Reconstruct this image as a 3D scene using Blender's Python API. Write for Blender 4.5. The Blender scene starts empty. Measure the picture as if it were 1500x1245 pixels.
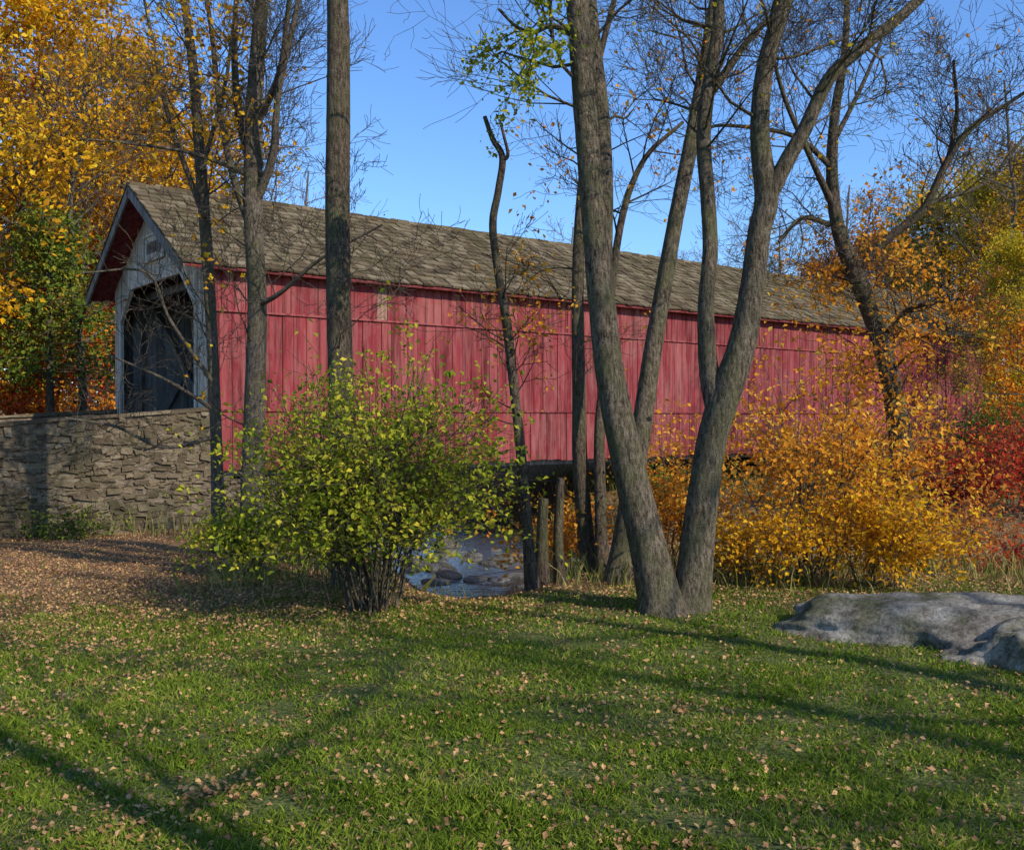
import bpy, bmesh, math, random
import numpy as np
from mathutils import Vector, noise as mnoise
rng=np.random.default_rng(11); random.seed(11)
sc=bpy.context.scene
F=1440.0; HZ=612.0; H=1.6
def W(px,py,d): return np.array([(px-750)/F*d, d, H-(py-HZ)/F*d])
def nrm(v): return v/(np.linalg.norm(v)+1e-9)
def sst(a,b,x):
    t=np.clip((x-a)/(b-a),0,1); return t*t*(3-2*t)
# ---------------- terrain ----------------
CL=np.array([(-40,80),(-14,45),(-6,31),(-2.6,25),(-0.8,18.8),(3.5,16.2),(9,14.6),(16,11.7),(26,7),(50,-5),(120,-30)],float)
def creek_d(x,y):
    x=np.asarray(x,float); y=np.asarray(y,float)
    best=np.full(x.shape,1e9)
    for a,b in zip(CL[:-1],CL[1:]):
        ab=b-a; t=np.clip(((x-a[0])*ab[0]+(y-a[1])*ab[1])/(ab@ab),0,1)
        best=np.minimum(best,np.hypot(x-a[0]-t*ab[0],y-a[1]-t*ab[1]))
    return best
def vn(x,y,s=1.0,k=0.0):
    x=np.asarray(x)*s;y=np.asarray(y)*s
    return (np.sin(x*1.7+1.3*np.sin(y*1.1+k)+k)+np.sin(y*2.1+1.7*np.sin(x*.9+2*k)+1.9*k)+.6*np.sin(x*3.9-y*3.1+k*3)+.6*np.sin(x*2.3+y*4.7+k*.7))/3.2
def gz(x,y):
    x=np.asarray(x,float); y=np.asarray(y,float)
    b=-0.27*sst(8,17,y)+0.02*vn(x,y,1.1)+0.05*vn(x,y,.35,2)
    b=b+.9*sst(24,40,y)+2.5*sst(50,110,y)+0.5*vn(x,y,.06,4)*sst(30,60,y)
    d=creek_d(x,y)+.3*vn(x,y,.9,5)
    gl=np.exp(-((x+.5)/1.5)**2)*(y<19)
    hi=4.9+3.9*gl
    t=np.clip((d-1.7)/(hi-1.7),0,1); s=t*t*(3-2*t)
    s=s*(1-gl)+gl*(.35*s+.65*t)
    return b*s+(-1.62+.08*vn(x,y,2.3,1))*(1-s)
# ---------------- mesh helpers ----------------
def make(name,parts,mats,parent=None,loc=None):
    V=[];L=[];ls=[];mi=[];sm=[];off=0;lo=0
    for v,f,m,s in parts:
        v=np.asarray(v,float).reshape(-1,3); f=np.asarray(f,int)
        if len(f)==0: continue
        V.append(v); k=f.shape[1]
        L.append((f+off).ravel()); ls.append(lo+np.arange(len(f))*k); lo+=len(f)*k
        mi.append(np.full(len(f),m)); sm.append(np.full(len(f),s,bool)); off+=len(v)
    V=np.concatenate(V);L=np.concatenate(L);ls=np.concatenate(ls);mi=np.concatenate(mi);sm=np.concatenate(sm)
    me=bpy.data.meshes.new(name)
    me.vertices.add(len(V)); me.vertices.foreach_set('co',V.astype(np.float32).ravel())
    me.loops.add(len(L)); me.loops.foreach_set('vertex_index',L.astype(np.int32))
    me.polygons.add(len(ls)); me.polygons.foreach_set('loop_start',ls.astype(np.int32))
    me.polygons.foreach_set('material_index',mi.astype(np.int32))
    me.polygons.foreach_set('use_smooth',sm)
    for m in mats: me.materials.append(m)
    me.update(calc_edges=True); me.validate()
    ob=bpy.data.objects.new(name,me); sc.collection.objects.link(ob)
    if parent: ob.parent=parent
    if loc is not None: ob.location=loc
    return ob
def empty(name):
    e=bpy.data.objects.new(name,None); sc.collection.objects.link(e); return e
BF=np.array([(0,3,2,1),(4,5,6,7),(0,1,5,4),(1,2,6,5),(2,3,7,6),(3,0,4,7)])
def boxes(P,A,B,C):
    P,A,B,C=[np.broadcast_to(np.asarray(q,float),np.broadcast_shapes(*(np.shape(z) for z in (P,A,B,C)))).reshape(-1,3) for q in (P,A,B,C)]
    V=np.stack([P,P+A,P+A+B,P+B,P+C,P+A+C,P+A+B+C,P+B+C],1)
    n=len(P); Fc=(BF[None]+8*np.arange(n)[:,None,None]).reshape(-1,4)
    return V.reshape(-1,3),Fc
def tube(P,R,n,rough=0.0):
    P=np.asarray(P,float);R=np.asarray(R,float)
    T=np.gradient(P,axis=0); T/=np.linalg.norm(T,axis=1)[:,None]+1e-9
    ref=np.zeros(3); ref[np.argmin(np.abs(T.mean(0)))]=1
    U=np.cross(T,ref); U/=np.linalg.norm(U,axis=1)[:,None]+1e-9
    Vv=np.cross(T,U); a=np.arange(n)*2*math.pi/n
    RR=R[:,None]*np.ones((1,n))
    if rough>0:
        ph=rng.uniform(0,6.28,4); kk=np.arange(len(P))[:,None]
        RR=RR*(1+rough*(rng.normal(size=RR.shape)*.5+np.sin(2*a+ph[0]+kk*.13)+.8*np.sin(3*a+ph[1]-kk*.21)+.6*np.sin(5*a+ph[2]+kk*.1)))
    ring=P[:,None]+RR[...,None]*(np.cos(a)[None,:,None]*U[:,None]+np.sin(a)[None,:,None]*Vv[:,None])
    k=len(P); i=np.arange(k-1)[:,None]*n; j=np.arange(n)[None]
    j2=(j+1)%n
    Fc=np.stack([i+j,i+j2,i+n+j2,i+n+j],-1).reshape(-1,4)
    return ring.reshape(-1,3),Fc
def catmull(P,m=6):
    P=np.asarray(P,float); Q=np.vstack([2*P[0]-P[1],P,2*P[-1]-P[-2]]); out=[]
    for i in range(1,len(Q)-2):
        for t in np.arange(m)/m:
            a,b,c,d=Q[i-1:i+3]
            out.append(.5*((2*b)+(c-a)*t+(2*a-5*b+4*c-d)*t*t+(3*b-a-3*c+d)*t**3))
    out.append(P[-1]); return np.array(out)
def leafquads(C,size,flat=0.0,asp=.66):
    C=np.asarray(C,float); N=len(C)
    n=rng.normal(size=(N,3)); n[:,2]=np.abs(n[:,2])+flat; n/=np.linalg.norm(n,axis=1)[:,None]
    a=rng.normal(size=(N,3)); a-=n*(a*n).sum(1)[:,None]; a/=np.linalg.norm(a,axis=1)[:,None]
    b=np.cross(n,a); l=(size*rng.uniform(.55,1.25,N))[:,None]
    fo=n*l*rng.uniform(.05,.25,(N,1))
    V=np.stack([C-a*l*.5,C+b*l*asp*.5-a*l*.08+fo,C+a*l*.5,C-b*l*asp*.5-a*l*.08+fo],1)
    return V.reshape(-1,3),np.arange(4*N).reshape(N,4)
class Plant:
    def __init__(s,minr=.003): s.bark=[]; s.anch=[]; s.minr=minr
    def t(s,P,R,n,rough=0): s.bark.append((*tube(P,np.maximum(R,s.minr),n,rough),0,True))
    def grow(s,p,d,L,r,lev,par):
        mx=par['max']; n=max(3,int(L/par.get('seg',.35))); n=min(n,9)
        P=[p]; d=nrm(np.asarray(d,float)); wob=par.get('wob',.22)
        for i in range(n):
            d=nrm(d+rng.normal(size=3)*wob+np.array([0,0,par.get('trop',.06)]))
            P.append(P[-1]+d*L/n)
        P=np.array(P); R=np.linspace(r,r*par.get('tap',.3),n+1)
        s.t(P,R,8 if r>.05 else (5 if r>.015 else 3))
        if lev>=mx-par.get('lv',1):
            s.anch.append(P[1:]); 
        if lev<mx:
            for c in range(par['ch'][lev]):
                t=rng.uniform(par.get('t0',.25),1)*n; i=min(int(t),n-1); f=t-i
                q=P[i]*(1-f)+P[i+1]*f; tg=nrm(P[i+1]-P[i])
                pr=nrm(np.cross(tg,rng.normal(size=3))); A=rng.uniform(.4,1.05)
                dd=tg*math.cos(A)+pr*math.sin(A)
                rr=np.interp(t,range(n+1),R)
                s.grow(q,dd,L*rng.uniform(.42,.72),rr*rng.uniform(.45,.7),lev+1,par)
    def anchors(s):
        return np.concatenate(s.anch) if s.anch else np.zeros((0,3))
    def leaves(s,count,size,spread,zlo=-99,zhi=99,sel=None,mat=1,flat=.0,pw=2):
        A=s.anchors() 
        m=(A[:,2]>zlo)&(A[:,2]<zhi)
        if sel is not None: m&=sel(A)
        A=A[m]
        if len(A)==0: return
        w=rng.random(len(A))**pw+.03; w/=w.sum()
        C=A[rng.choice(len(A),count,p=w)]+rng.normal(size=(count,3))*spread
        s.bark.append((*leafquads(C,size,flat),mat,False))
# ---------------- materials ----------------
def newmat(name):
    m=bpy.data.materials.new(name); m.use_nodes=True; nt=m.node_tree
    for n in list(nt.nodes): nt.nodes.remove(n)
    out=nt.nodes.new('ShaderNodeOutputMaterial'); return m,nt,out
def N(nt,t,**kw):
    n=nt.nodes.new(t)
    for k,v in kw.items(): setattr(n,k,v)
    return n
def ramp(nt,fac,cols,interp='LINEAR'):
    r=N(nt,'ShaderNodeValToRGB'); r.color_ramp.interpolation=interp
    el=r.color_ramp.elements
    n=len(cols)
    while len(el)<n: el.new(.5)
    for i,c in enumerate(cols):
        if len(c)==2: el[i].position=c[0]; col=c[1]
        else: el[i].position=i/(n-1); col=c
        el[i].color=(*col,1)
    nt.links.new(fac,r.inputs[0]); return r.outputs[0]
def mth(nt,op,a,b=0.0,clamp=False):
    m=N(nt,'ShaderNodeMath',operation=op); m.use_clamp=clamp
    for i,v in enumerate((a,b)):
        if isinstance(v,(int,float)): m.inputs[i].default_value=v
        else: nt.links.new(v,m.inputs[i])
    return m.outputs[0]
def noise(nt,scale,detail=4,vec=None,stretch=None,rough=.55):
    if vec is None:
        g=N(nt,'ShaderNodeNewGeometry'); vec=g.outputs['Position']
    if stretch:
        mp=N(nt,'ShaderNodeMapping'); mp.inputs['Scale'].default_value=stretch
        nt.links.new(vec,mp.inputs[0]); vec=mp.outputs[0]
    n=N(nt,'ShaderNodeTexNoise'); n.inputs['Scale'].default_value=scale; n.inputs['Detail'].default_value=detail
    n.inputs['Roughness'].default_value=rough
    nt.links.new(vec,n.inputs['Vector']); return n.outputs['Fac']
def mix(nt,f,a,b,bt='MIX'):
    m=N(nt,'ShaderNodeMixRGB',blend_type=bt)
    for i,v in enumerate((f,a,b)):
        if isinstance(v,(int,float)): m.inputs[i].default_value=v
        elif isinstance(v,tuple): m.inputs[i].default_value=(*v,1)
        else: nt.links.new(v,m.inputs[i])
    return m.outputs[0]
def pbsdf(nt,out,col,rough=.85,spec=.2,bump=None,bs=.5,bd=.02):
    p=N(nt,'ShaderNodeBsdfPrincipled'); nt.links.new(col,p.inputs['Base Color'])
    p.inputs['Roughness'].default_value=rough; p.inputs['Specular IOR Level'].default_value=spec
    if bump is not None:
        b=N(nt,'ShaderNodeBump'); b.inputs['Strength'].default_value=bs; b.inputs['Distance'].default_value=bd
        nt.links.new(bump,b.inputs['Height']); nt.links.new(b.outputs[0],p.inputs['Normal'])
    nt.links.new(p.outputs[0],out.inputs[0]); return p
def leafmat(name,cols,sc_=.7,tr=.35):
    m,nt,out=newmat(name)
    g=N(nt,'ShaderNodeNewGeometry')
    f=mth(nt,'ADD',mth(nt,'MULTIPLY',g.outputs['Random Per Island'],.6),mth(nt,'MULTIPLY',noise(nt,sc_,3),1.3))
    f=mth(nt,'SUBTRACT',f,.45,True)
    c=ramp(nt,f,cols)
    d=N(nt,'ShaderNodeBsdfDiffuse'); t=N(nt,'ShaderNodeBsdfTranslucent'); mx=N(nt,'ShaderNodeMixShader')
    mx.inputs[0].default_value=tr
    nt.links.new(c,d.inputs[0]); nt.links.new(c,t.inputs[0]); nt.links.new(d.outputs[0],mx.inputs[1]); nt.links.new(t.outputs[0],mx.inputs[2])
    nt.links.new(mx.outputs[0],out.inputs[0]); return m
def barkmat(name,c1,c2,c3,s=1.0):
    m,nt,out=newmat(name)
    tc=N(nt,'ShaderNodeTexCoord')
    a=noise(nt,42*s,5,tc.outputs['Object'],(1,1,.3),.7); b=noise(nt,3,5,tc.outputs['Object'],None,.65); d=noise(nt,90,3,tc.outputs['Object'],None,.7)
    h=mth(nt,'ADD',a,mth(nt,'MULTIPLY',d,.45)) 
    col=ramp(nt,mth(nt,'ADD',mth(nt,'MULTIPLY',a,.7),mth(nt,'MULTIPLY',d,.3)),[(.38,c1),(.5,c2),(.64,c3)])
    col=mix(nt,ramp(nt,b,[(.45,(0,0,0)),(.65,(.6,.6,.6))]),col,(.12,.12,.05))
    pbsdf(nt,out,col,.95,.05,h,1.0,.045); return m
BARK=barkmat('bark',(.028,.02,.014),(.15,.113,.076),(.32,.255,.18))
BARKD=barkmat('bark_dark',(.028,.02,.015),(.12,.087,.06),(.24,.183,.13))
BARKL=barkmat('bark_pale',(.055,.043,.032),(.17,.13,.095),(.29,.235,.175))
L_YG=leafmat('leaf_yellow_green',[(.08,.12,.014),(.22,.27,.025),(.46,.43,.035),(.75,.56,.06)],2.2,.42)
L_GOLD=leafmat('leaf_gold',[(.22,.18,.025),(.60,.26,.018),(.82,.46,.02),(.86,.60,.05)],.5,.42)
L_OR=leafmat('leaf_orange',[(.40,.22,.025),(.72,.26,.025),(.86,.40,.04),(.88,.60,.10)],1.5,.42)
L_RED=leafmat('leaf_red',[(.18,.018,.014),(.46,.035,.025),(.58,.12,.035),(.42,.25,.05)],1.2,.42)
L_GR=leafmat('leaf_green',[(.04,.07,.012),(.09,.145,.022),(.2,.23,.03),(.48,.36,.035)],.9)
L_BR=leafmat('leaf_russet',[(.26,.13,.03),(.54,.14,.035),(.66,.26,.05),(.72,.43,.09)],.5,.42)
L_OL=leafmat('leaf_olive_yellow',[(.17,.18,.02),(.40,.31,.025),(.66,.50,.035),(.76,.42,.045)],.5,.42)
L_LIT=leafmat('leaf_litter',[(.13,.06,.025),(.33,.165,.075),(.50,.28,.13),(.62,.38,.14)],3,.1)
GRASS=leafmat('grass_blades',[(.055,.085,.010),(.145,.205,.02),(.225,.285,.028),(.42,.37,.10)],1.1,.3)
WEED=leafmat('weed_blades',[(.06,.09,.02),(.18,.2,.04),(.34,.29,.10),(.42,.32,.15)],1.5,.25)
gm,nt,out=newmat('ground_soil')
at=N(nt,'ShaderNodeAttribute'); at.attribute_name='grass'
n1=noise(nt,5,6); n2=noise(nt,45,5)
gr=ramp(nt,n2,[(.3,(.03,.038,.012)),(.5,(.085,.105,.024)),(.7,(.18,.16,.06))])
lt=ramp(nt,n2,[(.3,(.05,.030,.016)),(.47,(.16,.09,.045)),(.58,(.31,.18,.09)),(.7,(.42,.26,.13))])
f=mth(nt,'ADD',at.outputs['Fac'],mth(nt,'MULTIPLY',mth(nt,'SUBTRACT',n1,.5),1.4),True)
pbsdf(nt,out,mix(nt,f,lt,gr),.95,.1,n2,.8,.03)
# ---------------- ground ----------------
def axis(n,ext,b,c):
    t=np.linspace(-1,1,n); return c+ext*np.sinh(b*t)/math.sinh(b)
xs=axis(330,600,6.3,1); ys=axis(330,600,6.3,11)
X,Y=np.meshgrid(xs,ys); Z=gz(X,Y)
def grassmask(x,y):
    m=sst(10.6,8.6,y+.6*vn(x,y,1.2,7))
    m=np.maximum(m,.25*sst(17,13,y)*(x<-1))
    left=sst(-.8,-3.2,x)*sst(7.5,9.3,y+.6*vn(x,y,.9,3)); m=m*(1-.85*left)
    path=np.exp(-((x+.3)/1.2)**2)*sst(8.0,9.4,y); m=m*(1-.8*path)
    return np.clip(m,0,1)*(gz(x,y)>-.5)
ii=np.arange(329)[:,None]*330+np.arange(329)[None]
Fg=np.stack([ii,ii+1,ii+331,ii+330],-1).reshape(-1,4)
g=make('ground',[(np.stack([X,Y,Z],-1),Fg,0,True)],[gm])
a=g.data.attributes.new('grass','FLOAT','POINT'); 
gmv=grassmask(X,Y); gmv=np.where(np.hypot(X,Y-10)>60,.2,gmv)
a.data.foreach_set('value',gmv.astype(np.float32).ravel())
def samp(n,y0,y1,k=.6,m=1.0):
    y=np.exp(rng.uniform(math.log(y0),math.log(y1),n)); x=rng.uniform(-1,1,n)*(k*y+m); return x,y
def blades(x,y,h,w,lean=.5):
    n=len(x); z=gz(x,y)-.006; th=rng.uniform(0,2*math.pi,n); la=rng.uniform(0,2*math.pi,n)
    P=np.stack([x,y,z],1); sd=np.stack([np.cos(th),np.sin(th),0*th],1)*w[:,None]*.5
    l=h*lean*rng.uniform(.2,1.3,n)
    mid=P+np.stack([np.cos(la)*l*.35,np.sin(la)*l*.35,h*.6],1)
    tip=P+np.stack([np.cos(la)*l,np.sin(la)*l,h],1)
    V=np.stack([P-sd,P+sd,mid+sd*.8,tip,mid-sd*.8],1).reshape(-1,3)
    return V,np.arange(5*n).reshape(n,5)
x,y=samp(420000,2.7,13)
keep=rng.random(len(x))<grassmask(x,y)*(.56+.5*vn(x,y,2.2,9)+.38*vn(x,y,7,2))
x,y=x[keep],y[keep]
h=rng.uniform(.014,.042,len(x))*(1+.35*vn(x,y,1.4,2)+.4*vn(x,y,6,4)); w=.0033+.0009*y
V,Fc=blades(x,y,h,w,1.1)
make('lawn_grass',[(V,Fc,0,False)],[GRASS])
x,y=samp(60000,8.6,19,.75,1); dcr=creek_d(x,y)
keep=(dcr>1.9)&(rng.random(len(x))<.35+.5*vn(x,y,1.3,3))&((y>9.3)|(rng.random(len(x))<.25))&~((x<-3)&(y<16))
keep&=(y<16)|(dcr<6)
corr=(x/y>-.11)&(x/y<.035)&(y<19); keep&=~corr|(rng.random(len(x))<.1)
x,y=x[keep],y[keep]; V,Fc=blades(x,y,rng.uniform(.06,.34,len(x))*np.where((x/y>-.12)&(x/y<.04),.4,1),rng.uniform(.006,.014,len(x)),.7)
x2=rng.uniform(-16,30,22000); y2=rng.uniform(15,32,22000); k2=(creek_d(x2,y2)>2.0)
u_=np.array([.794,.608,0]); n_=np.array([-.608,.794,0]); Apt=np.array([-5.13,17,0])
def un(x,y): return (x-Apt[0])*u_[0]+(y-Apt[1])*u_[1],(x-Apt[0])*n_[0]+(y-Apt[1])*n_[1]
uu,nn=un(x2,y2); k2&=~((nn>-.6)&(nn<7)&(uu<1.2)); x2,y2=x2[k2],y2[k2]
V2,F2=blades(x2,y2,rng.uniform(.15,.5,len(x2)),rng.uniform(.012,.025,len(x2)),.7)
make('bank_weeds',[(V,Fc,0,False),(V2,F2,0,False)],[WEED])
x,y=samp(200000,2.6,17,.6,1)
dens=.13+.9*sst(7.1,8.6,y+.6*vn(x,y,1,3))+.5*sst(.05,.9,vn(x,y,1.3,6))*sst(-.4,.6,vn(x,y,5,1))+.5*sst(-.2,-2.5,x)*sst(5.3,7.6,y)
dens*=np.where(gz(x,y)>-1.2,1,0)
keep=rng.random(len(x))<dens*.7; x,y=x[keep],y[keep]
C=np.stack([x,y,gz(x,y)+rng.uniform(.004,.028,len(x))],1)
V,Fc=leafquads(C,.029,.9,.75)
make('fallen_leaves',[(V,Fc,0,False)],[L_LIT])
# ---------------- creek ----------------
wm,nt,out=newmat('creek_water')
p=pbsdf(nt,out,ramp(nt,noise(nt,.8,2),[(.02,.022,.012),(.05,.045,.025)]),.06,.9,noise(nt,6,4,None,(1,1,1)),.4,.03)
cl=catmull(CL,6); T=np.gradient(cl,axis=0); T/=np.linalg.norm(T,axis=1)[:,None]; Nn=np.stack([-T[:,1],T[:,0]],1)
vv=np.stack([np.c_[cl-Nn*4.4,np.full(len(cl),-1.25)],np.c_[cl+Nn*4.4,np.full(len(cl),-1.25)]],1).reshape(-1,3)
i=np.arange(len(cl)-1)*2
make('creek',[(vv,np.stack([i,i+1,i+3,i+2],1),0,True)],[wm])
def rockmesh(c,s,sub,rot,amp=.25,fr=1.3,seed=0,tilt=0,zp=.75,xp=.8,crack=.05):
    bm=bmesh.new(); bmesh.ops.create_icosphere(bm,subdivisions=sub,radius=1)
    V=[]
    cr,sr=math.cos(rot),math.sin(rot)
    for v in bm.verts:
        q=v.co*fr+Vector((seed*3.1,seed*1.7,seed))
        r=1+amp*mnoise.noise(q)+amp*.5*mnoise.noise(q*2.3)+amp*.24*mnoise.noise(q*5)+amp*.12*mnoise.noise(q*12)
        if sub>4: r-=crack*max(0,.08-abs(mnoise.noise(q*Vector((1.0,1.3,1.3))+Vector((5,2,1)))))/.08
        co=v.co*r
        co=Vector((math.copysign(abs(co.x)**xp,co.x)*s[0],math.copysign(abs(co.y)**xp,co.y)*s[1],math.copysign(abs(co.z)**zp,co.z)*s[2]))
        co.z+=tilt*co.x
        V.append((c[0]+co.x*cr-co.y*sr,c[1]+co.x*sr+co.y*cr,c[2]+co.z))
    Fc=np.array([[v.index for v in f.verts] for f in bm.faces]); bm.free()
    return np.array(V),Fc
def rockmat(name,cs):
    m,nt,out=newmat(name); a=noise(nt,3.5,12,None,None,.75); b=noise(nt,2.2,6,None,None,.7); c=noise(nt,34,8,None,None,.75)
    col=ramp(nt,a,cs); col=mix(nt,ramp(nt,b,[(.52,(0,0,0)),(.63,(.7,.7,.7))]),col,(.09,.095,.03))
    col=mix(nt,.8,col,ramp(nt,c,[(.38,(.4,.4,.4)),(.56,(1.2,1.2,1.2))]),'MULTIPLY')
    pbsdf(nt,out,col,.95,.1,mth(nt,'ADD',a,mth(nt,'MULTIPLY',c,.5)),1,.07); return m
ROCK=rockmat('boulder_rock',[(.34,(.09,.072,.055)),(.45,(.25,.21,.16)),(.54,(.38,.33,.26)),(.66,(.52,.47,.39))])
ROCKD=rockmat('creek_rock',[(.3,(.05,.042,.035)),(.5,(.15,.13,.11)),(.7,(.36,.32,.27))])
bl=[rockmesh((3.55,6.95,-.10),(1.62,.80,.44),6,-.40,.28,.9,3,0,.95,.92,.03),rockmesh((3.55,6.25,-.12),(.80,.40,.40),6,-.35,.30,1.1,8,0,.9,.9,.03),
 rockmesh((4.9,6.5,-.08),(1.1,1.0,.50),6,.1,.3,1.0,5,0,.9,.9,.03)]
make('boulder',[(*q,0,True) for q in bl],[ROCK])
rk=[]
for k in range(150):
    j=rng.uniform(3.1,7.6) if k<80 else rng.uniform(3.6,4.5); i0=int(j); f=j-i0; c=CL[i0]*(1-f)+CL[i0+1]*f
    c=c+rng.normal(size=2)*[1.7,1.5]; s=rng.uniform(.08,.26 if j<5 else .34)
    z=max(float(gz(c[0],c[1])),-1.32)
    rk.append((*rockmesh((c[0],c[1],z+s*.15),(s*rng.uniform(.8,1.7),s,s*rng.uniform(.4,.7)),2,rng.uniform(0,3),.35,1.2,k),0,False))
make('creek_rocks',rk,[ROCKD])
# ---------------- covered bridge ----------------
br=empty('covered_bridge')
z_=np.array([0,0,1.0])
def B(t,n,z): return Apt+u_*t+n_*n+z_*z
LEN=26.9
def woodmat(name,cols,stain,sst_=.5,rough=.85,eave=False):
    m,nt,out=newmat(name); g=N(nt,'ShaderNodeNewGeometry')
    r=g.outputs['Random Per Island']
    st=noise(nt,9,6,None,(1,1,.12),.75); bl=noise(nt,.45,4); fine=noise(nt,60,3,None,(1,1,.05))
    f=mth(nt,'ADD',mth(nt,'MULTIPLY',r,.45),mth(nt,'MULTIPLY',bl,.6),True)
    col=ramp(nt,f,cols)
    s=ramp(nt,st,[(.42,(0,0,0)),(.68,(1,1,1))])
    col=mix(nt,mth(nt,'MULTIPLY',s,sst_),col,stain)
    s2=ramp(nt,noise(nt,1.3,6,None,(1,1,.7),.7),[(.52,(0,0,0)),(.68,(1,1,1))])
    col=mix(nt,mth(nt,'MULTIPLY',s2,sst_*.7),col,stain)
    dk=ramp(nt,noise(nt,13,5,None,(1,1,.06),.65),[(.36,(.4,.4,.4)),(.52,(1,1,1))])
    col=mix(nt,.85,col,dk,'MULTIPLY')
    pbsdf(nt,out,col,rough,.1,fine,.6,.01); return m
RED=woodmat('red_siding_paint',[(.2,(.125,.018,.021)),(.45,(.20,.026,.030)),(.65,(.245,.036,.040)),(.9,(.30,.07,.062))],(.33,.15,.125),.5)
TAN=woodmat('bare_board',[(.30,.16,.12),(.34,.20,.14)],(.2,.1,.07))
WHT=woodmat('weathered_white_paint',[(.2,(.54,.46,.35)),(.8,(.74,.65,.51))],(.26,.21,.15),.6)
GREY=woodmat('weathered_timber',[(.2,(.17,.155,.135)),(.8,(.31,.285,.25))],(.08,.07,.06),.6)
SHAKE,nt,out=newmat('wood_shakes')
g_=N(nt,'ShaderNodeNewGeometry')
f=mth(nt,'ADD',mth(nt,'MULTIPLY',g_.outputs['Random Per Island'],.7),mth(nt,'MULTIPLY',noise(nt,.9,4),.6)); f=mth(nt,'SUBTRACT',f,.15,True)
c=ramp(nt,f,[(.050,.036,.022),(.10,.073,.042),(.15,.112,.066),(.24,.188,.12)])
c=mix(nt,mth(nt,'MULTIPLY',ramp(nt,noise(nt,1.7,5),[(.5,(0,0,0)),(.68,(1,1,1))]),.4),c,(.075,.072,.028))
pbsdf(nt,out,c,.95,.03,noise(nt,40,4),.6,.01)
def siding(n0,sgn,t0,t1,tiers):
    P=[];A=[];Bv=[];C=[]
    for (zl,zh,off) in tiers:
        t=t0
        while t<t1:
            w=min(rng.uniform(.16,.27),t1-t)
            o=off+rng.uniform(0,.016)
            dz=rng.uniform(-.03,.02) if zl<1 else 0
            P.append(B(t+.005,n0,zl+dz)); A.append(u_*(w-.010)); Bv.append(n_*sgn*o); C.append(z_*(zh-zl-dz)); t+=w
    return np.array(P),np.array(A),np.array(Bv),np.array(C)
P,A,Bv,C=siding(.3,-1,0,LEN,[(3.5,4.28,.055),(1.74,3.498,.04),(.66,1.738,.028)])
tt=((P-Apt)@u_)
sel=(np.abs(tt-3.35)<.11)&(P[:,2]>3.4)
v,f1=boxes(P[~sel],A[~sel],Bv[~sel],C[~sel]); v2,f2=boxes(P[sel],A[sel],Bv[sel],C[sel])
bt=boxes([B(-.01,.245-.03,3.475),B(-.01,.262-.03,1.715),B(-.02,.2,.63)],[u_*(LEN+.02)]*2+[u_*.12],[n_*.03,n_*.03,n_*.12],[z_*.035,z_*.035,z_*3.6])
make('side_wall_near',[(v,f1,0,False),(v2,f2,1,False),(*bt,0,False)],[RED,TAN],br)
P,A,Bv,C=siding(5.9,1,0,LEN,[(.66,4.28,.03)])
make('side_wall_far',[(*boxes(P,A,Bv,C),0,False)],[GREY],br)
P=[];A=[];Bv=[];C=[]
for n0 in (.32,5.7):
    for t in np.arange(0.3,LEN,1.9):
        P.append(B(t,n0,1.05));A.append(u_*.18);Bv.append(n_*.18);C.append(z_*3.2)
        if t+1.9<LEN:
            P.append(B(t+.2,n0+.04,1.1));A.append(u_*.2);Bv.append(n_*.1);C.append(z_*3.0+u_*1.6)
            P.append(B(t+1.8,n0-.08 if n0>3 else n0+.16,1.1));A.append(u_*.2);Bv.append(n_*.08);C.append(z_*3.0-u_*1.6)
    P.append(B(0.05,n0-.01,4.1));A.append(u_*(LEN-.1));Bv.append(n_*.22);C.append(z_*.2)
for t in np.arange(.4,LEN,1.9):
    P.append(B(t,.35,4.12));A.append(u_*.15);Bv.append(n_*5.5);C.append(z_*.16)
make('truss_timbers',[(*boxes(P,A,Bv,C),0,False)],[GREY],br)
P=[B(t,.32,.92) for t in np.arange(0,LEN,.25)]
v,f1=boxes(P,u_*.24,n_*5.56,z_*.09)
v2,f2=boxes([B(.05,n0,.55) for n0 in (.5,2,3.5,5.2)],u_*(LEN-.1),n_*.3,z_*.36)
make('deck',[(v,f1,0,False),(v2,f2,0,False)],[GREY],br)
def gable(name,t,dirn):
    V=[];Fc=[]
    def roofz(n): return 6.02-1.86*abs(n-3.125)/3.125
    def opz(n):
        if n<.85 or n>5.35: return .95
        e=min(n-.85,5.35-n); return 4.28 if e>.75 else 3.62+.66*e/.75
    ns=list(np.arange(.3,5.95,.2333)); ns=sorted(set([round(q,4) for q in ns+[.85,1.6,3.125,4.6,5.35]]))
    for a,b in zip(ns[:-1],ns[1:]):
        if b-a<.02: continue
        m=(a+b)/2; lo=opz(m) 
        la,lb=(lo,lo) if lo<1 else (opz(a+.001),opz(b-.001))
        th=rng.uniform(.03,.042)
        o=len(V)
        for tt in (t,t+dirn*th):
            V+=[B(tt,a+.004,la),B(tt,b-.004,lb),B(tt,b-.004,roofz(b)),B(tt,a+.004,roofz(a))]
        Fc+=[[o+q for q in r] for r in BF.tolist()]
    pts=[(.85,.95),(.85,3.62),(1.6,4.28),(4.65,4.28),(5.35,3.62),(5.35,.95)]
    P=[];A=[];Bb=[];C=[]
    for (n0,z0),(n1,z1) in zip(pts[:-1],pts[1:]):
        d=np.array([n1-n0,z1-z0]); L=np.linalg.norm(d); d/=L; q=np.array([-d[1],d[0]])
        P.append(B(t+dirn*.045,n0,z0)); A.append(n_*d[0]*L+z_*d[1]*L); Bb.append((n_*q[0]+z_*q[1])*.1); C.append(u_*dirn*.03)
    bx=boxes(P,A,Bb,C)
    return make(name,[(V,Fc,0,False),(*bx,0,False)],[WHT],br)
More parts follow.
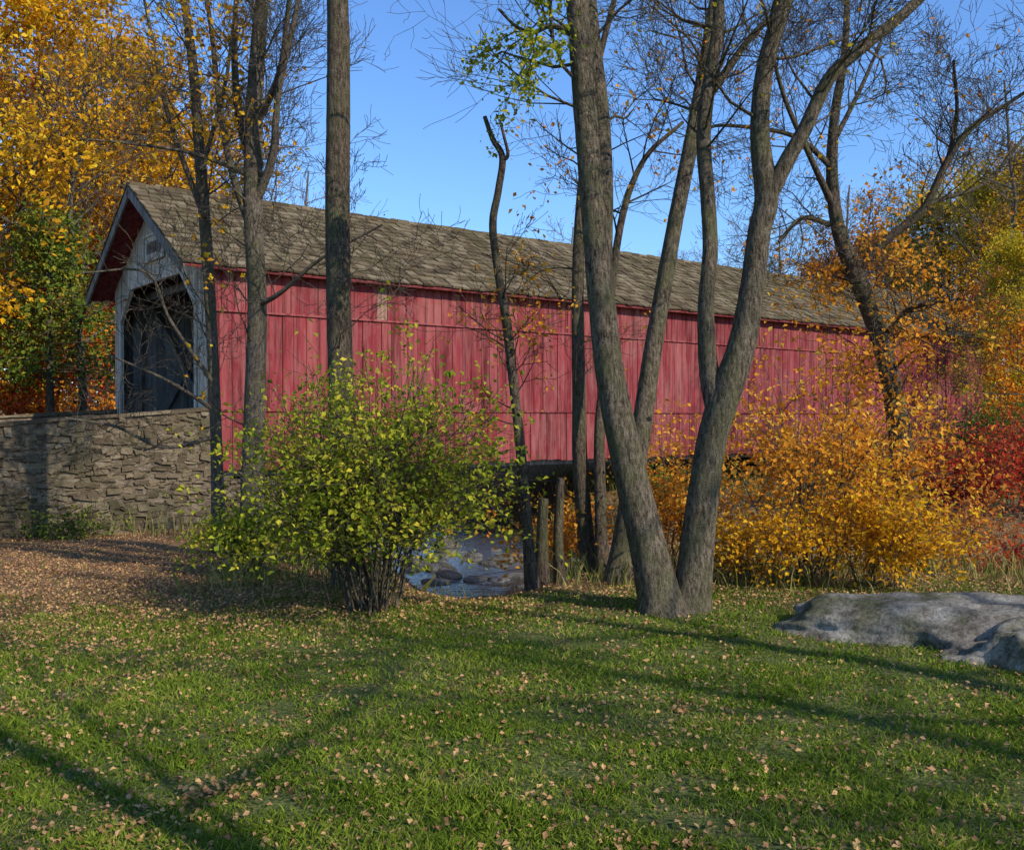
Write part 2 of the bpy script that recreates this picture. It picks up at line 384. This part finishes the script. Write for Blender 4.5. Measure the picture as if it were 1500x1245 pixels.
gable('portal_near',0.0,-1); gable('portal_far',LEN,1)
make('name_sign',[(*boxes([B(-.07,2.55,4.75),B(-.1,2.5,4.7),B(-.1,2.5,5.2),B(-.1,2.5,4.75),B(-.1,3.65,4.75)],[n_*1.1,n_*1.2,n_*1.2,n_*.05,n_*.05],[z_*.45,z_*.05,z_*.05,z_*.45,z_*.45],[u_*.03,u_*.04,u_*.04,u_*.04,u_*.04]),0,False),
   (*boxes([B(-.085,2.65+.1*k,4.86) for k in range(9)],n_*.055,z_*.22,u_*.012),1,False)],[WHT,GREY],br)
rise=1.9; hw=3.125; sl=math.hypot(rise,hw)
P=[];A=[];Bb=[];C=[]
oh=.55
for side in (0,1):
    n0=0 if side==0 else 6.25; sgn=1 if side==0 else -1
    up=(n_*sgn*hw+z_*rise)/sl; nor=(-n_*sgn*rise+z_*hw)/sl
    rows=17; ex=sl/rows
    for r in range(rows):
        t=-oh+rng.uniform(-.1,0)
        while t<LEN+.4:
            w=rng.uniform(.12,.26); tl=rng.uniform(.022,.05)
            t_=max(t,-oh-.02)
            start=Apt+n_*n0+z_*4.2+up*(r*ex+rng.uniform(-.025,.02))+u_*t_+nor*(.015+.028)
            P.append(start); A.append(u_*(w-.012)); Bb.append(up*(ex*1.35)-nor*.028); C.append(nor*tl); t+=w
v,f1=boxes(P,A,Bb,C)
P=[];A=[];Bb=[];C=[]
for side in (0,1):
    n0=0 if side==0 else 6.25; sgn=1 if side==0 else -1
    up=(n_*sgn*hw+z_*rise)/sl; nor=(-n_*sgn*rise+z_*hw)/sl
    P.append(Apt+n_*n0+z_*4.2+u_*(-oh+.03)-nor*.03); A.append(u_*(LEN+oh+.35)); Bb.append(up*sl); C.append(nor*.035)
s2=boxes(P,A,Bb,C)
P=[];A=[];Bb=[];C=[]
for side in (0,1):
    n0=0 if side==0 else 6.25; sgn=1 if side==0 else -1
    up=(n_*sgn*hw+z_*rise)/sl; nor=(-n_*sgn*rise+z_*hw)/sl
    for t in (-oh-.01,LEN+.38):
        P.append(Apt+n_*n0+z_*4.2+u_*t-nor*.17); A.append(u_*.04); Bb.append(up*sl); C.append(nor*.17)
s3=boxes(P,A,Bb,C)
rid=boxes([B(t,3.125-.11,6.1) for t in np.arange(-oh,LEN+.3,.3)],u_*.29,n_*.22,z_*rng.uniform(.06,.08,(int(math.ceil((LEN+.3+oh)/.3)),1)))
make('shingle_roof',[(v,f1,0,False),(*s2,2,False),(*s3,1,False),(*rid,0,False)],[SHAKE,GREY,RED],br)
STONE,nt,out=newmat('rubble_stone'); g_=N(nt,'ShaderNodeNewGeometry')
f=mth(nt,'ADD',mth(nt,'MULTIPLY',g_.outputs['Random Per Island'],.55),mth(nt,'MULTIPLY',noise(nt,6,5),.5)); f=mth(nt,'SUBTRACT',f,.05,True)
c=ramp(nt,f,[(.065,.045,.028),(.15,.108,.064),(.24,.18,.108),(.36,.285,.185)])
c=mix(nt,ramp(nt,noise(nt,1.1,5,None,None,.65),[(.47,(0,0,0)),(.62,(.65,.65,.65))]),c,(.07,.066,.03))
pbsdf(nt,out,c,.95,.1,noise(nt,18,6,None,None,.7),1,.06)
MORT,nt,out=newmat('mortar'); pbsdf(nt,out,ramp(nt,noise(nt,7,6,None,None,.7),[(.3,(.06,.045,.03)),(.5,(.15,.11,.073)),(.7,(.26,.205,.14))]),.95,.1,noise(nt,20,6),1,.05)
def stones(O,D,L,outd,zb,ztop,thick):
    P=[];A=[];Bb=[];C=[]
    z=zb
    while z<ztop(0)+.3:
        h=rng.uniform(.04,.11); s=rng.uniform(-.2,0)
        while s<L:
            w=rng.uniform(.07,.30)*rng.uniform(.6,1.1); s0=max(s,0); w0=min(s+w,L)-s0
            wz=.05*math.sin(s0*1.3+z*2)+.03*math.sin(s0*3.1+z*5)
            if w0>.04 and z+h+wz<ztop(s0+w0/2)+.01 and rng.random()>.12:
                p=rng.uniform(.004,.045); hh=(h-.010)*(rng.uniform(.6,1) if rng.random()<.7 else 1.4)
                hh=min(hh,ztop(s0+w0/2)-z-wz)
                P.append(O+D*(s0+.006)+z_*(z+wz+rng.uniform(-.015,.02))); A.append(D*(w0-.012)+z_*rng.uniform(-.03,.03)); Bb.append(outd*p); C.append(z_*hh+D*rng.uniform(-.035,.035))
            s+=w
        z+=h
    v,f=boxes(P,A,Bb,C); v=v+rng.normal(size=v.shape)*.013
    return v,f
def wall(name,O,D,L,outd,zb,ztop,thick,cap=True):
    parts=[(*stones(O,D,L,outd,zb,ztop,thick),0,False)]
    S=np.linspace(0,L,12)
    P=[];A=[];Bb=[];C=[]
    for a,b in zip(S[:-1],S[1:]):
        za,zb_=ztop(a),ztop(b)
        V=[O+D*a+z_*zb,O+D*b+z_*zb,O+D*b-outd*thick+z_*zb,O+D*a-outd*thick+z_*zb,
           O+D*a+z_*za,O+D*b+z_*zb_,O+D*b-outd*thick+z_*zb_,O+D*a-outd*thick+z_*za]
        parts.append((np.array(V),BF,1,False))
    if cap:
        s=0
        while s<L:
            w=rng.uniform(.3,.75); w=min(w,L-s)
            P.append(O+D*s+outd*.05+z_*(ztop(s)+rng.uniform(.002,.012))); A.append(D*(w-.006)+z_*(ztop(s+w)-ztop(s))); Bb.append(-outd*(thick+.1)); C.append(z_*rng.uniform(.045,.06)); s+=w
        v,f=boxes(P,A,Bb,C); parts.append((v+rng.normal(size=v.shape)*.005,f,0,False))
    return make(name,parts,[STONE,MORT])
wall('stone_wall',B(-.05,.1,0),-u_,11,-n_,-.9,lambda s:1.72-.075*s,.4)
wall('stone_wall',B(-.05,6.2,0),-u_,11,n_,-.6,lambda s:1.72-.06*s,.4)
for nm,t0 in (('abutment_near',-.05),('abutment_far',LEN-2.0)):
    L=2.0 if t0>0 else 1.8
    ab=stones(B(t0+.05,.32,0),u_,L,-n_,-1.9,lambda s:.6,.4); ab2=stones(B(t0+.05+(L if t0<0 else 0),.32,0),n_,5.6,u_*(1 if t0<0 else -1),-1.9,lambda s:.5,.4)
    core=boxes([B(t0+.05,.32,-2)],[u_*L],[n_*5.6],[z_*2.5])
    make(nm,[(*ab,0,False),(*ab2,0,False),(*core,1,False)],[STONE,MORT],br)
RD,nt,out=newmat('road_asphalt'); pbsdf(nt,out,ramp(nt,noise(nt,30,5),[(.045,.043,.04),(.085,.08,.075)]),.9,.2,noise(nt,60,3),.5,.01)
V=[];K=14
for k in range(K):
    s=k*1.4; zt=1.02-.07*s if k<11 else 0
    zt=max(zt,-.1)
    for n0 in (.51,5.79): V.append(B(-.06-s,n0,zt)) 
i=np.arange(K-1)*2
Ve=[]
for s0,zt in ((.04,1.02),(19,1.5)):
    for n0 in (-1.5,7.5): Ve.append(B(LEN+s0,n0,zt))
    for n0 in (-4.5,10.5): Ve.append(B(LEN+s0,n0,-1.5))
make('road',[(V,np.stack([i,i+1,i+3,i+2],1),0,False)],[RD])
make('embankment',[(Ve,[(0,1,5,4),(0,4,6,2),(1,3,7,5),(0,2,3,1)],0,False)],[gm])
# ---------------- foreground trees ----------------
def trunk(T,pts,d0,d1=None,ground=True,n=18,rough=.022,m=8):
    d1=d0 if d1 is None else d1
    k=len(pts); P=[];R=[]
    for i,(px,py,w) in enumerate(pts):
        d=d0+(d1-d0)*i/(k-1); q=W(px,py,d); 
        if i==0 and ground: q[2]=float(gz(q[0],q[1]))-.12
        P.append(q); R.append(w/2/F*d)
    PR=catmull(np.c_[np.array(P),np.array(R)],m)
    T.t(PR[:,:3],PR[:,3],n,rough); return PR
def spawn(T,PR,lo,hi,cnt,L,par,rf=.38,bias=None,up=.35):
    k=len(PR)
    for c in range(cnt):
        i=int(rng.uniform(lo,hi)*(k-2)); q=PR[i]; tg=nrm(PR[i+1,:3]-PR[i,:3])
        pr=nrm(np.cross(tg,rng.normal(size=3)))
        if bias is not None: pr=nrm(pr+np.array(bias))
        d=nrm(tg*up+pr)+np.array([0,0,.25])
        T.grow(q[:3],d,L*rng.uniform(.6,1.2),min(q[3]*rf,.009+L*.005),0,par)
TW=dict(max=3,ch=[5,4,3],wob=.2,trop=.08,seg=.25)
TWs=dict(max=2,ch=[4,4],wob=.22,trop=.06,seg=.2)
def fin(T,name,mats): return make(name,T.bark,mats)
T=Plant(.0022)
a=trunk(T,[(972,915,100),(968,885,72),(960,845,60),(945,780,52),(920,680,48),(895,560,43),(882,450,41),(868,300,36),(856,150,34),(845,0,32),(835,-160,26),(835,-330,18)],7.9,8.1)
b=trunk(T,[(886,470,30),(884,380,27),(886,280,25),(880,170,24),(868,60,22),(862,-60,19),(880,-220,14)],8.0,8.7,False)
spawn(T,a,.72,1,7,1.5,TW,bias=(-.25,.2,0)); spawn(T,b,.45,1,6,1.3,TW)
c=trunk(T,[(850,60,10),(810,40,8),(780,50,7),(755,40,5),(730,15,4)],8.1,7.8,False,6)
T.anch=[]
spawn(T,c,.3,1,9,.6,dict(max=1,ch=[5],wob=.2,trop=-.22,seg=.12),rf=.5,up=.2)
T.leaves(1200,.05,.05,sel=lambda A:(A[:,0]<.45))
fin(T,'oak_tree',[BARK,L_YG])
T=Plant(.0022)
a=trunk(T,[(1012,915,92),(1013,890,66),(1016,850,54),(1028,740,46),(1042,650,44),(1060,585,46),(1085,510,42),(1102,420,36),(1112,340,33),(1122,290,34),(1112,200,28),(1118,110,26),(1140,30,25),(1170,-60,22),(1215,-220,16)],8.0,8.0)
b=trunk(T,[(1050,600,34),(1038,540,28),(1034,450,24),(1040,370,23),(1036,290,22),(1030,200,21),(1040,110,19),(1052,20,17),(1040,-100,14),(1060,-250,9)],8.0,8.4,False)
c=trunk(T,[(1120,300,26),(1150,240,24),(1178,190,22),(1215,115,19),(1270,65,17),(1330,15,15),(1400,-60,11),(1480,-200,7)],8.0,7.7,False)
spawn(T,a,.74,1,6,1.5,TW); spawn(T,b,.5,1,8,1.1,TW); spawn(T,c,.25,1,10,1.0,TW)
T.leaves(160,.05,.05)
fin(T,'ash_tree',[BARK,L_OL])
T=Plant(.0025)
a=trunk(T,[(900,880,46),(915,790,34),(938,640,29),(955,520,27),(972,420,25),(990,320,23),(1010,220,22),(1030,110,20),(1048,0,18),(1080,-160,13)],9.6,10.2)
b=trunk(T,[(1022,165,15),(1060,110,12),(1105,50,9),(1160,0,7)],10,9.6,False,6)
spawn(T,a,.55,1,10,1.4,TW); spawn(T,b,.3,1,5,.9,TWs)
T.leaves(120,.06,.05); fin(T,'maple_tree',[BARK,L_OL])
T=Plant(.0025)
a=trunk(T,[(872,880,38),(860,800,26),(850,680,23),(848,560,20),(846,450,18),(848,340,16),(858,220,13),(870,120,11),(900,0,8)],10.4,10.8)
b=trunk(T,[(884,870,26),(880,760,18),(878,640,16),(884,560,13),(905,350,11),(940,240,8),(1000,180,5)],10.2,10.9)
c=trunk(T,[(822,880,22),(818,800,15),(820,725,13),(822,700,11)],9.6,9.6); d=trunk(T,[(796,880,26),(794,800,18),(796,730,15)],9.6,9.6)
spawn(T,a,.35,1,12,.9,TWs,rf=.3); spawn(T,b,.5,1,9,1.1,TW)
T.leaves(420,.06,.05); fin(T,'hickory_tree',[BARKD,L_OR])
T=Plant(.0025)
a=trunk(T,[(782,880,28),(774,790,18),(762,650,15),(752,560,14),(742,470,14),(730,400,12),(722,330,12),(730,280,11),(736,232,10),(722,205,8),(710,172,6)],9.3,9.3,n=9)
b=trunk(T,[(734,236,8),(744,228,6),(738,200,5),(732,176,4)],9.3,9.2,False,6)
spawn(T,a,.2,.5,14,.55,TWs,rf=.22); T.leaves(420,.055,.06)
fin(T,'dead_tree',[BARKD,L_OR])
T=Plant(.0025)
a=trunk(T,[(515,880,60),(508,800,46),(502,700,41),(499,560,38),(496,430,36),(495,300,36),(496,180,34),(496,60,32),(495,-60,29),(500,-250,22)],9.4,9.4)
spawn(T,a,.3,.6,4,.7,TWs,rf=.08); spawn(T,a,.85,1,6,1.6,TW)
fin(T,'tulip_tree',[BARKD,L_OL])
T=Plant(.003)
a=trunk(T,[(372,800,44),(370,700,34),(374,560,30),(377,440,28),(372,330,28),(372,230,27),(374,150,24),(380,60,21),(388,-30,18),(400,-200,12)],12,12)
for pts in ([(374,350,15),(340,250,11),(322,150,9),(310,40,7),(290,-80,5)],[(374,300,15),(400,230,12),(408,140,10),(430,40,8),(450,-60,5)],[(372,260,15),(350,160,12),(345,60,9),(352,-60,6)],[(376,180,13),(410,110,10),(425,0,7)],[(372,450,9),(410,430,7),(470,380,5),(560,330,3)],[(374,260,9),(280,225,6),(180,210,4),(120,205,3)]):
    q=trunk(T,pts,12,12+rng.uniform(-1,1),False,7); spawn(T,q,.2,1,8,1.0,TW,rf=.3)
spawn(T,a,.45,1,8,1.3,TW,rf=.25); spawn(T,a,.1,.45,7,1.1,TWs,rf=.15)
T.leaves(1600,.08,.08,sel=lambda A:A[:,0]<-3.2); fin(T,'maple_tree',[BARKL,L_GOLD])
T=Plant(.003)
a=trunk(T,[(320,800,24),(318,690,18),(314,560,16),(308,440,16),(300,320,17),(292,210,16),(284,100,14),(272,0,12),(262,-120,8)],12.4,12.6)
for pts in ([(300,320,9),(250,180,7),(225,60,5),(200,-60,3)],[(316,640,8),(240,655,6),(170,625,5),(95,612,3)],[(312,560,7),(250,470,5),(215,400,4),(120,400,2.5)],[(296,250,8),(330,130,6),(345,20,4)],[(312,600,6),(250,560,5),(160,520,3)]):
    q=trunk(T,pts,12.4,12.2+rng.uniform(-.8,.3),False,6); spawn(T,q,.2,1,9,.8,TWs,rf=.3)
spawn(T,a,.25,1,16,1.1,TW,rf=.2)
T.leaves(900,.08,.07,zlo=4.5); fin(T,'cherry_tree',[BARKL,L_GOLD])
T=Plant(.003)
a=trunk(T,[(1335,800,46),(1325,700,34),(1312,600,30),(1295,520,27),(1268,440,26),(1250,395,25),(1228,340,20),(1218,260,17),(1222,170,14),(1236,80,11),(1240,-20,8)],12.3,12.6)
br2=[[(1252,400,17),(1300,350,14),(1350,310,12),(1385,240,10),(1420,190,9),(1480,150,6),(1540,110,4)],
 [(1385,245,8),(1400,170,6),(1395,90,4)],[(1218,300,12),(1190,240,9),(1150,150,7),(1130,80,5)],[(1225,200,8),(1260,130,6),(1290,60,4)],
 [(1215,330,9),(1175,320,7),(1140,355,5)],[(1222,250,10),(1160,200,7),(1060,185,5),(1030,195,3)],[(1300,350,9),(1360,300,7),(1440,270,5),(1500,200,4)],[(1290,500,9),(1330,455,7),(1390,440,4)]]
for pts in br2:
    q=trunk(T,pts,12.5,12.5+rng.uniform(-1,1),False,7); spawn(T,q,.2,1,9,.95,TW)
T.leaves(300,.07,.06); T.anch=[]
spawn(T,a,.05,.52,34,.85,TWs,rf=.12)
T.leaves(3800,.075,.12,zlo=-.5,mat=1)
fin(T,'walnut_tree',[BARKD,L_OR])
# ---------------- shrubs ----------------
def shrub(name,cx,cy,rx,hgt,stems,nleaf,lsize,mats,spread=.06,base=.12,par=None,flat=.3,zl=.25,droop=.0,vase=.42,tw=.26,wob=.16,hv=.3):
    T=Plant(.002 if cy<12 else .004); z0=float(gz(cx,cy))-.04
    par=par or dict(max=2,ch=[5,4],wob=wob,trop=.02-droop,seg=.18,t0=.25)
    for i in range(stems):
        a=rng.uniform(0,2*math.pi); r=math.sqrt(rng.uniform(.02,1))*rng.uniform(.8,1.12)
        tgt=np.array([math.cos(a)*r*rx,math.sin(a)*r*rx*.8,hgt*rng.uniform(1-hv,1.04)*(1-vase*r*r)])
        p0=np.array([cx+math.cos(a)*base*rng.random(),cy+math.sin(a)*base*rng.random(),z0])
        m1=p0+tgt*[.3,.3,.5]; p1=p0+tgt
        P=catmull(np.array([p0,m1+rng.normal(size=3)*.07,p1]),4); P=P+rng.normal(size=P.shape)*.014
        r0=(.006+.005*rng.random())*hgt/2
        T.t(P,np.linspace(r0,r0*.3,len(P)),5)
        for k in range(7):
            i0=int(rng.uniform(.35,.95)*(len(P)-2)); tg=nrm(P[i0+1]-P[i0]); pr=nrm(np.cross(tg,rng.normal(size=3)))
            T.grow(P[i0],tg*.8+pr,hgt*tw*rng.uniform(.5,1.4),r0*.45,0,dict(par,max=1,ch=[4]))
        T.anch.append(P[int(len(P)*.6):])
    T.leaves(nleaf,lsize,spread,zlo=z0+zl*hgt,flat=flat,pw=3)
    return make(name,T.bark,mats)
shrub('honeysuckle_bush',-1.12,8.05,1.02,2.35,48,14500,.052,[BARK,L_YG],.055,.24,zl=.2,vase=.3,tw=.3,wob=.22,hv=.45)
shrub('young_sapling_shrub',-2.85,10.3,.75,1.0,16,2800,.06,[BARKL,L_YG],.07)
shrub('golden_shrub',2.95,9.9,.8,2.5,14,3600,.065,[BARK,L_OR],.06,.25,zl=.1,tw=.3,hv=.45)
shrub('golden_shrub',3.3,9.2,.85,1.15,20,3800,.06,[BARK,L_GOLD],.07,.3,zl=.05)
shrub('golden_shrub',2.3,9.4,.55,1.05,12,2000,.055,[BARK,L_GOLD],.06,.2,zl=.05)
shrub('golden_shrub',1.75,11.2,.8,1.7,14,2600,.06,[BARK,L_OR],.09,.3,zl=.05)
shrub('golden_shrub',4.35,12.0,.75,3.1,9,1700,.075,[BARK,L_OR],.07,.25,zl=.1,tw=.2,hv=.5)
shrub('orange_shrub',.5,10.9,.5,1.5,10,1300,.065,[BARK,L_OR],.08,.3,zl=.1)
shrub('orange_shrub',5.0,11.2,.9,1.2,12,1500,.06,[BARK,L_BR],.1,.3,zl=.05)
shrub('orange_shrub',5.9,12.2,.9,1.3,12,1700,.07,[BARK,L_RED],.1,.3,zl=.05)
shrub('red_sumac_shrub',8.4,19.2,1.5,2.1,18,5000,.09,[BARK,L_RED],.14,.5,zl=.05)
shrub('red_sumac_shrub',10.6,19.4,1.5,2.4,18,4800,.09,[BARK,L_RED],.14,.5,zl=.05)
shrub('red_sumac_shrub',7.3,13.0,.8,.8,14,1200,.07,[BARK,L_RED],.1,.5,zl=.05)
shrub('green_shrub',11.8,23.5,1.8,2.6,20,5500,.1,[BARK,L_GR],.16,.6,zl=.05)
shrub('green_shrub',15.0,24,2.2,3.4,20,6000,.1,[BARK,L_OL],.16,.6,zl=.05)
shrub('golden_shrub',7.0,20.5,1.8,2.3,18,4500,.09,[BARK,L_OR],.15,.6,zl=.05)
shrub('green_shrub',3.2,21.5,1.6,1.1,14,2600,.08,[BARK,L_GR],.13,.6,zl=.05)
shrub('green_shrub',-6.9,15.2,.9,.5,16,1200,.06,[BARK,L_GR],.1,.4,zl=.0)
shrub('green_shrub',-8.2,13.9,.9,.9,16,2200,.06,[BARK,L_GR],.1,.4,zl=.0)
shrub('green_shrub',-3.9,15.6,.8,.7,12,1500,.06,[BARK,L_YG],.1,.4,zl=.0)
# ---------------- woodland ----------------
def bigtree(name,hgt,nleaf,lsize,mats,ch=(4,4),crown=.3,wid=.36,spread=.22,minr=.01,br=18,flat=.3):
    T=Plant(minr)
    P=[np.zeros(3)]
    for k in range(9): P.append(P[-1]+np.array([rng.normal()*.12,rng.normal()*.12,hgt/9*.95]))
    P=np.array(P); P[0,2]=-.4; R=np.linspace(hgt*.011,hgt*.003,10); R[0]*=1.4
    PR=catmull(np.c_[P,R],3); T.t(PR[:,:3],PR[:,3],8)
    for b in range(br):
        f=crown+(1-crown)*(b+.5)/br; i=int(f*(len(PR)-2)); q=PR[i]
        a=b*2.4+rng.uniform(-.4,.4); L=hgt*wid*(1.05-.75*((f-crown)/(1-crown))**1.5)*rng.uniform(.7,1.1)
        T.grow(q[:3],(math.cos(a),math.sin(a),.55),L,q[3]*.45,0,dict(max=2,ch=ch,wob=.16,trop=.05,seg=.8,lv=1))
    if nleaf: T.leaves(nleaf,lsize,spread,flat=flat,pw=3)
    return make(name,T.bark,mats)
def conifer(name,hgt,mats):
    T=Plant(.01); P=np.c_[np.zeros(8),np.zeros(8),np.linspace(-.3,hgt,8)]; T.t(P,np.linspace(.14,.02,8),7)
    for b in range(60):
        f=(b+.5)/60; z=hgt*(.4+.58*f); L=hgt*.24*(1-f)**.6+.2; a=b*2.4
        d=np.array([math.cos(a),math.sin(a),.1]); Q=np.array([[0,0,z]+d*L*t+np.array([0,0,-.1*t*t*L]) for t in np.linspace(0,1,6)])
        T.t(Q,np.linspace(.03,.01,6),3); T.anch.append(Q[2:])
    T.leaves(7000,.12,.22); return make(name,T.bark,mats)
wood=empty('distant_woodland')
var={}
var['gold']=bigtree('woodland_gold_tree',14,16000,.155,[BARKD,L_GOLD],crown=.22)
var['gold2']=bigtree('woodland_golden_tree',13,11000,.15,[BARKD,L_GOLD],spread=.3,crown=.25)
var['olive']=bigtree('woodland_olive_tree',12,14000,.16,[BARKD,L_OL])
var['orange']=bigtree('woodland_orange_tree',11,11000,.16,[BARKD,L_BR])
var['red']=bigtree('woodland_red_tree',7,7500,.14,[BARKD,L_RED],crown=.15)
var['green']=bigtree('woodland_green_tree',8,11000,.16,[BARKD,L_GR],crown=.12)
var['bare']=bigtree('woodland_bare_tree',14,400,.13,[BARKL,L_BR],ch=(6,5),br=22,wid=.32,minr=.009)
var['sparse']=bigtree('woodland_thin_tree',13,4200,.10,[BARKD,L_OL],ch=(5,5),br=20,spread=.2)
var['limb']=bigtree('yard_tree',12.5,500,.10,[BARK,L_OL],ch=(3,3),br=11,wid=.34,spread=.15,crown=.35)
var['under']=bigtree('woodland_understory',4.5,6500,.13,[BARKD,L_OR],crown=.1,wid=.5,br=14)
used=set()
def place(v,px,d,s=1,x=None,y=None,parent=wood,name=None):
    X_=(px-750)/F*d if x is None else x; Y_=d if y is None else y
    o=var[v]
    if v in used:
        o=bpy.data.objects.new(name or var[v].name.split('.')[0],var[v].data); sc.collection.objects.link(o)
    else:
        used.add(v)
        if parent is None: o.name=name
    if parent: o.parent=parent
    o.location=(X_,Y_,float(gz(X_,Y_))-.05); o.rotation_euler=(0,0,rng.uniform(0,6.28)); o.scale=(s,s,s*rng.uniform(.94,1.06)); return o
for v,px,d,s in [('gold',-50,24,1.05),('gold',60,27,1.1),('gold2',165,33,1.1),('olive',-160,26,1.1),('sparse',235,36,1.05),('orange',265,46,1.2),('orange',30,34,1.3),('bare',190,29,.9),('bare',330,38,.95),('orange',300,52,1.25),('bare',440,44,.95),
  ('under',90,26,1),('red',10,25,.75),('red',130,29,1),('red',40,29,.9),('under',160,33,1),('orange',-10,34,.8),('red',300,46,1.5),('orange',100,38,1.1),('gold',-260,30,1.1),('gold2',-350,34,1.2),('olive',-420,24,1.1),('under',-150,22,1),('red',190,38,1.6),('bare',110,24,.8),
  ('bare',575,62,.75),('bare',640,70,.7),('bare',790,60,.88),('bare',835,62,.96),('bare',880,64,.85),('bare',940,72,.85),('bare',985,64,.9),('bare',1040,62,.85),('bare',1090,60,.95),('bare',1145,58,.9),
  ('orange',1190,60,.98),('orange',1245,58,1.02),('orange',1300,62,1.05),('olive',1345,50,.85),('olive',1400,48,1.0),('gold2',1455,50,1.1),('olive',1510,46,1.1),('bare',1320,50,.9),('bare',1240,54,1.0),('gold2',1540,40,1.0),('olive',1600,44,1.2),('gold',1690,44,1.1),('sparse',1420,52,1.15),
  ('orange',1470,38,.62),('under',1440,36,1),('under',1500,34,1.1),('olive',1520,30,.6),('under',1400,38,1.1),('red',1180,64,1.2),('orange',1350,41,.5),('bare',1480,38,1.0)]:
    place(v,px,d,s)
for k in range(70):
    th=rng.uniform(-1.15,1.15); d=rng.uniform(85,130)
    place(random.choice(['orange','olive','bare','gold2','orange','orange']),0,0,rng.uniform(.7,.95),x=d*math.sin(th),y=d*math.cos(th))
for k in range(20):
    x_=rng.uniform(-2,34); y_=rng.uniform(37,52)
    place(random.choice(['under','red','green','under']),0,0,rng.uniform(.5,.8),x=x_,y=y_)
o=conifer('cedar_tree',6.8,[BARKD,L_GR]); o.location=(-10.9,23.2,float(gz(-10.9,23.2)))
# lawn trees beside / behind the photographer and on the far bank
for v,x_,y_,s in [('limb',9.2,0.3,1.0),('limb',4.6,-1.4,.9),('limb',7.5,-5.2,1.0),('limb',12.5,-2.6,1.05),('limb',-.5,-3.2,.8),('sparse',1.2,-5.6,.8)]:
    place(v,0,0,s,x=x_,y=y_,parent=None,name='lawn_tree')
for v,x_,y_,s in [('limb',14.5,18.2,1.0),('bare',19,17.2,.9),('sparse',24,20.0,.85)]:
    place(v,0,0,s,x=x_,y=y_,parent=None,name='creekside_tree')
# ---------------- light ----------------
az=np.array([.78,-.62]); az=az/np.linalg.norm(az); el=math.radians(35)
S=Vector((az[0]*math.cos(el),az[1]*math.cos(el),math.sin(el)))
sd=bpy.data.lights.new('sun','SUN'); sd.energy=5.0; sd.angle=math.radians(.5); sd.color=(1,.95,.85)
so=bpy.data.objects.new('sun',sd); sc.collection.objects.link(so); so.rotation_euler=S.to_track_quat('Z','Y').to_euler()
w=bpy.data.worlds.new('World'); sc.world=w; w.use_nodes=True; nt=w.node_tree
sk=nt.nodes.new('ShaderNodeTexSky'); sk.sky_type='NISHITA'; sk.sun_disc=False; sk.sun_elevation=el; sk.sun_rotation=math.atan2(az[0],az[1])
sk.air_density=1.0; sk.dust_density=.3; sk.ozone_density=1.5
bg=nt.nodes['Background']
mm=nt.nodes.new('ShaderNodeMixRGB'); mm.blend_type='MULTIPLY'; mm.inputs[0].default_value=1; mm.inputs[2].default_value=(.84,1.2,1.68,1)
nt.links.new(sk.outputs[0],mm.inputs[1]); nt.links.new(mm.outputs[0],bg.inputs[0]); bg.inputs[1].default_value=.138
# ---------------- camera ----------------
cd=bpy.data.cameras.new('camera'); cd.sensor_width=36; cd.lens=36*F/1500; cd.clip_end=2000; cd.clip_start=.05
co=bpy.data.objects.new('camera',cd); sc.collection.objects.link(co); co.location=(0,0,H)
co.rotation_euler=(math.radians(90)-math.atan((622.5-HZ)/F),0,0)
sc.camera=co
sc.view_settings.view_transform='Standard'; sc.view_settings.look='None'; sc.view_settings.exposure=0
print('polys',sum(len(m.polygons) for m in bpy.data.meshes))
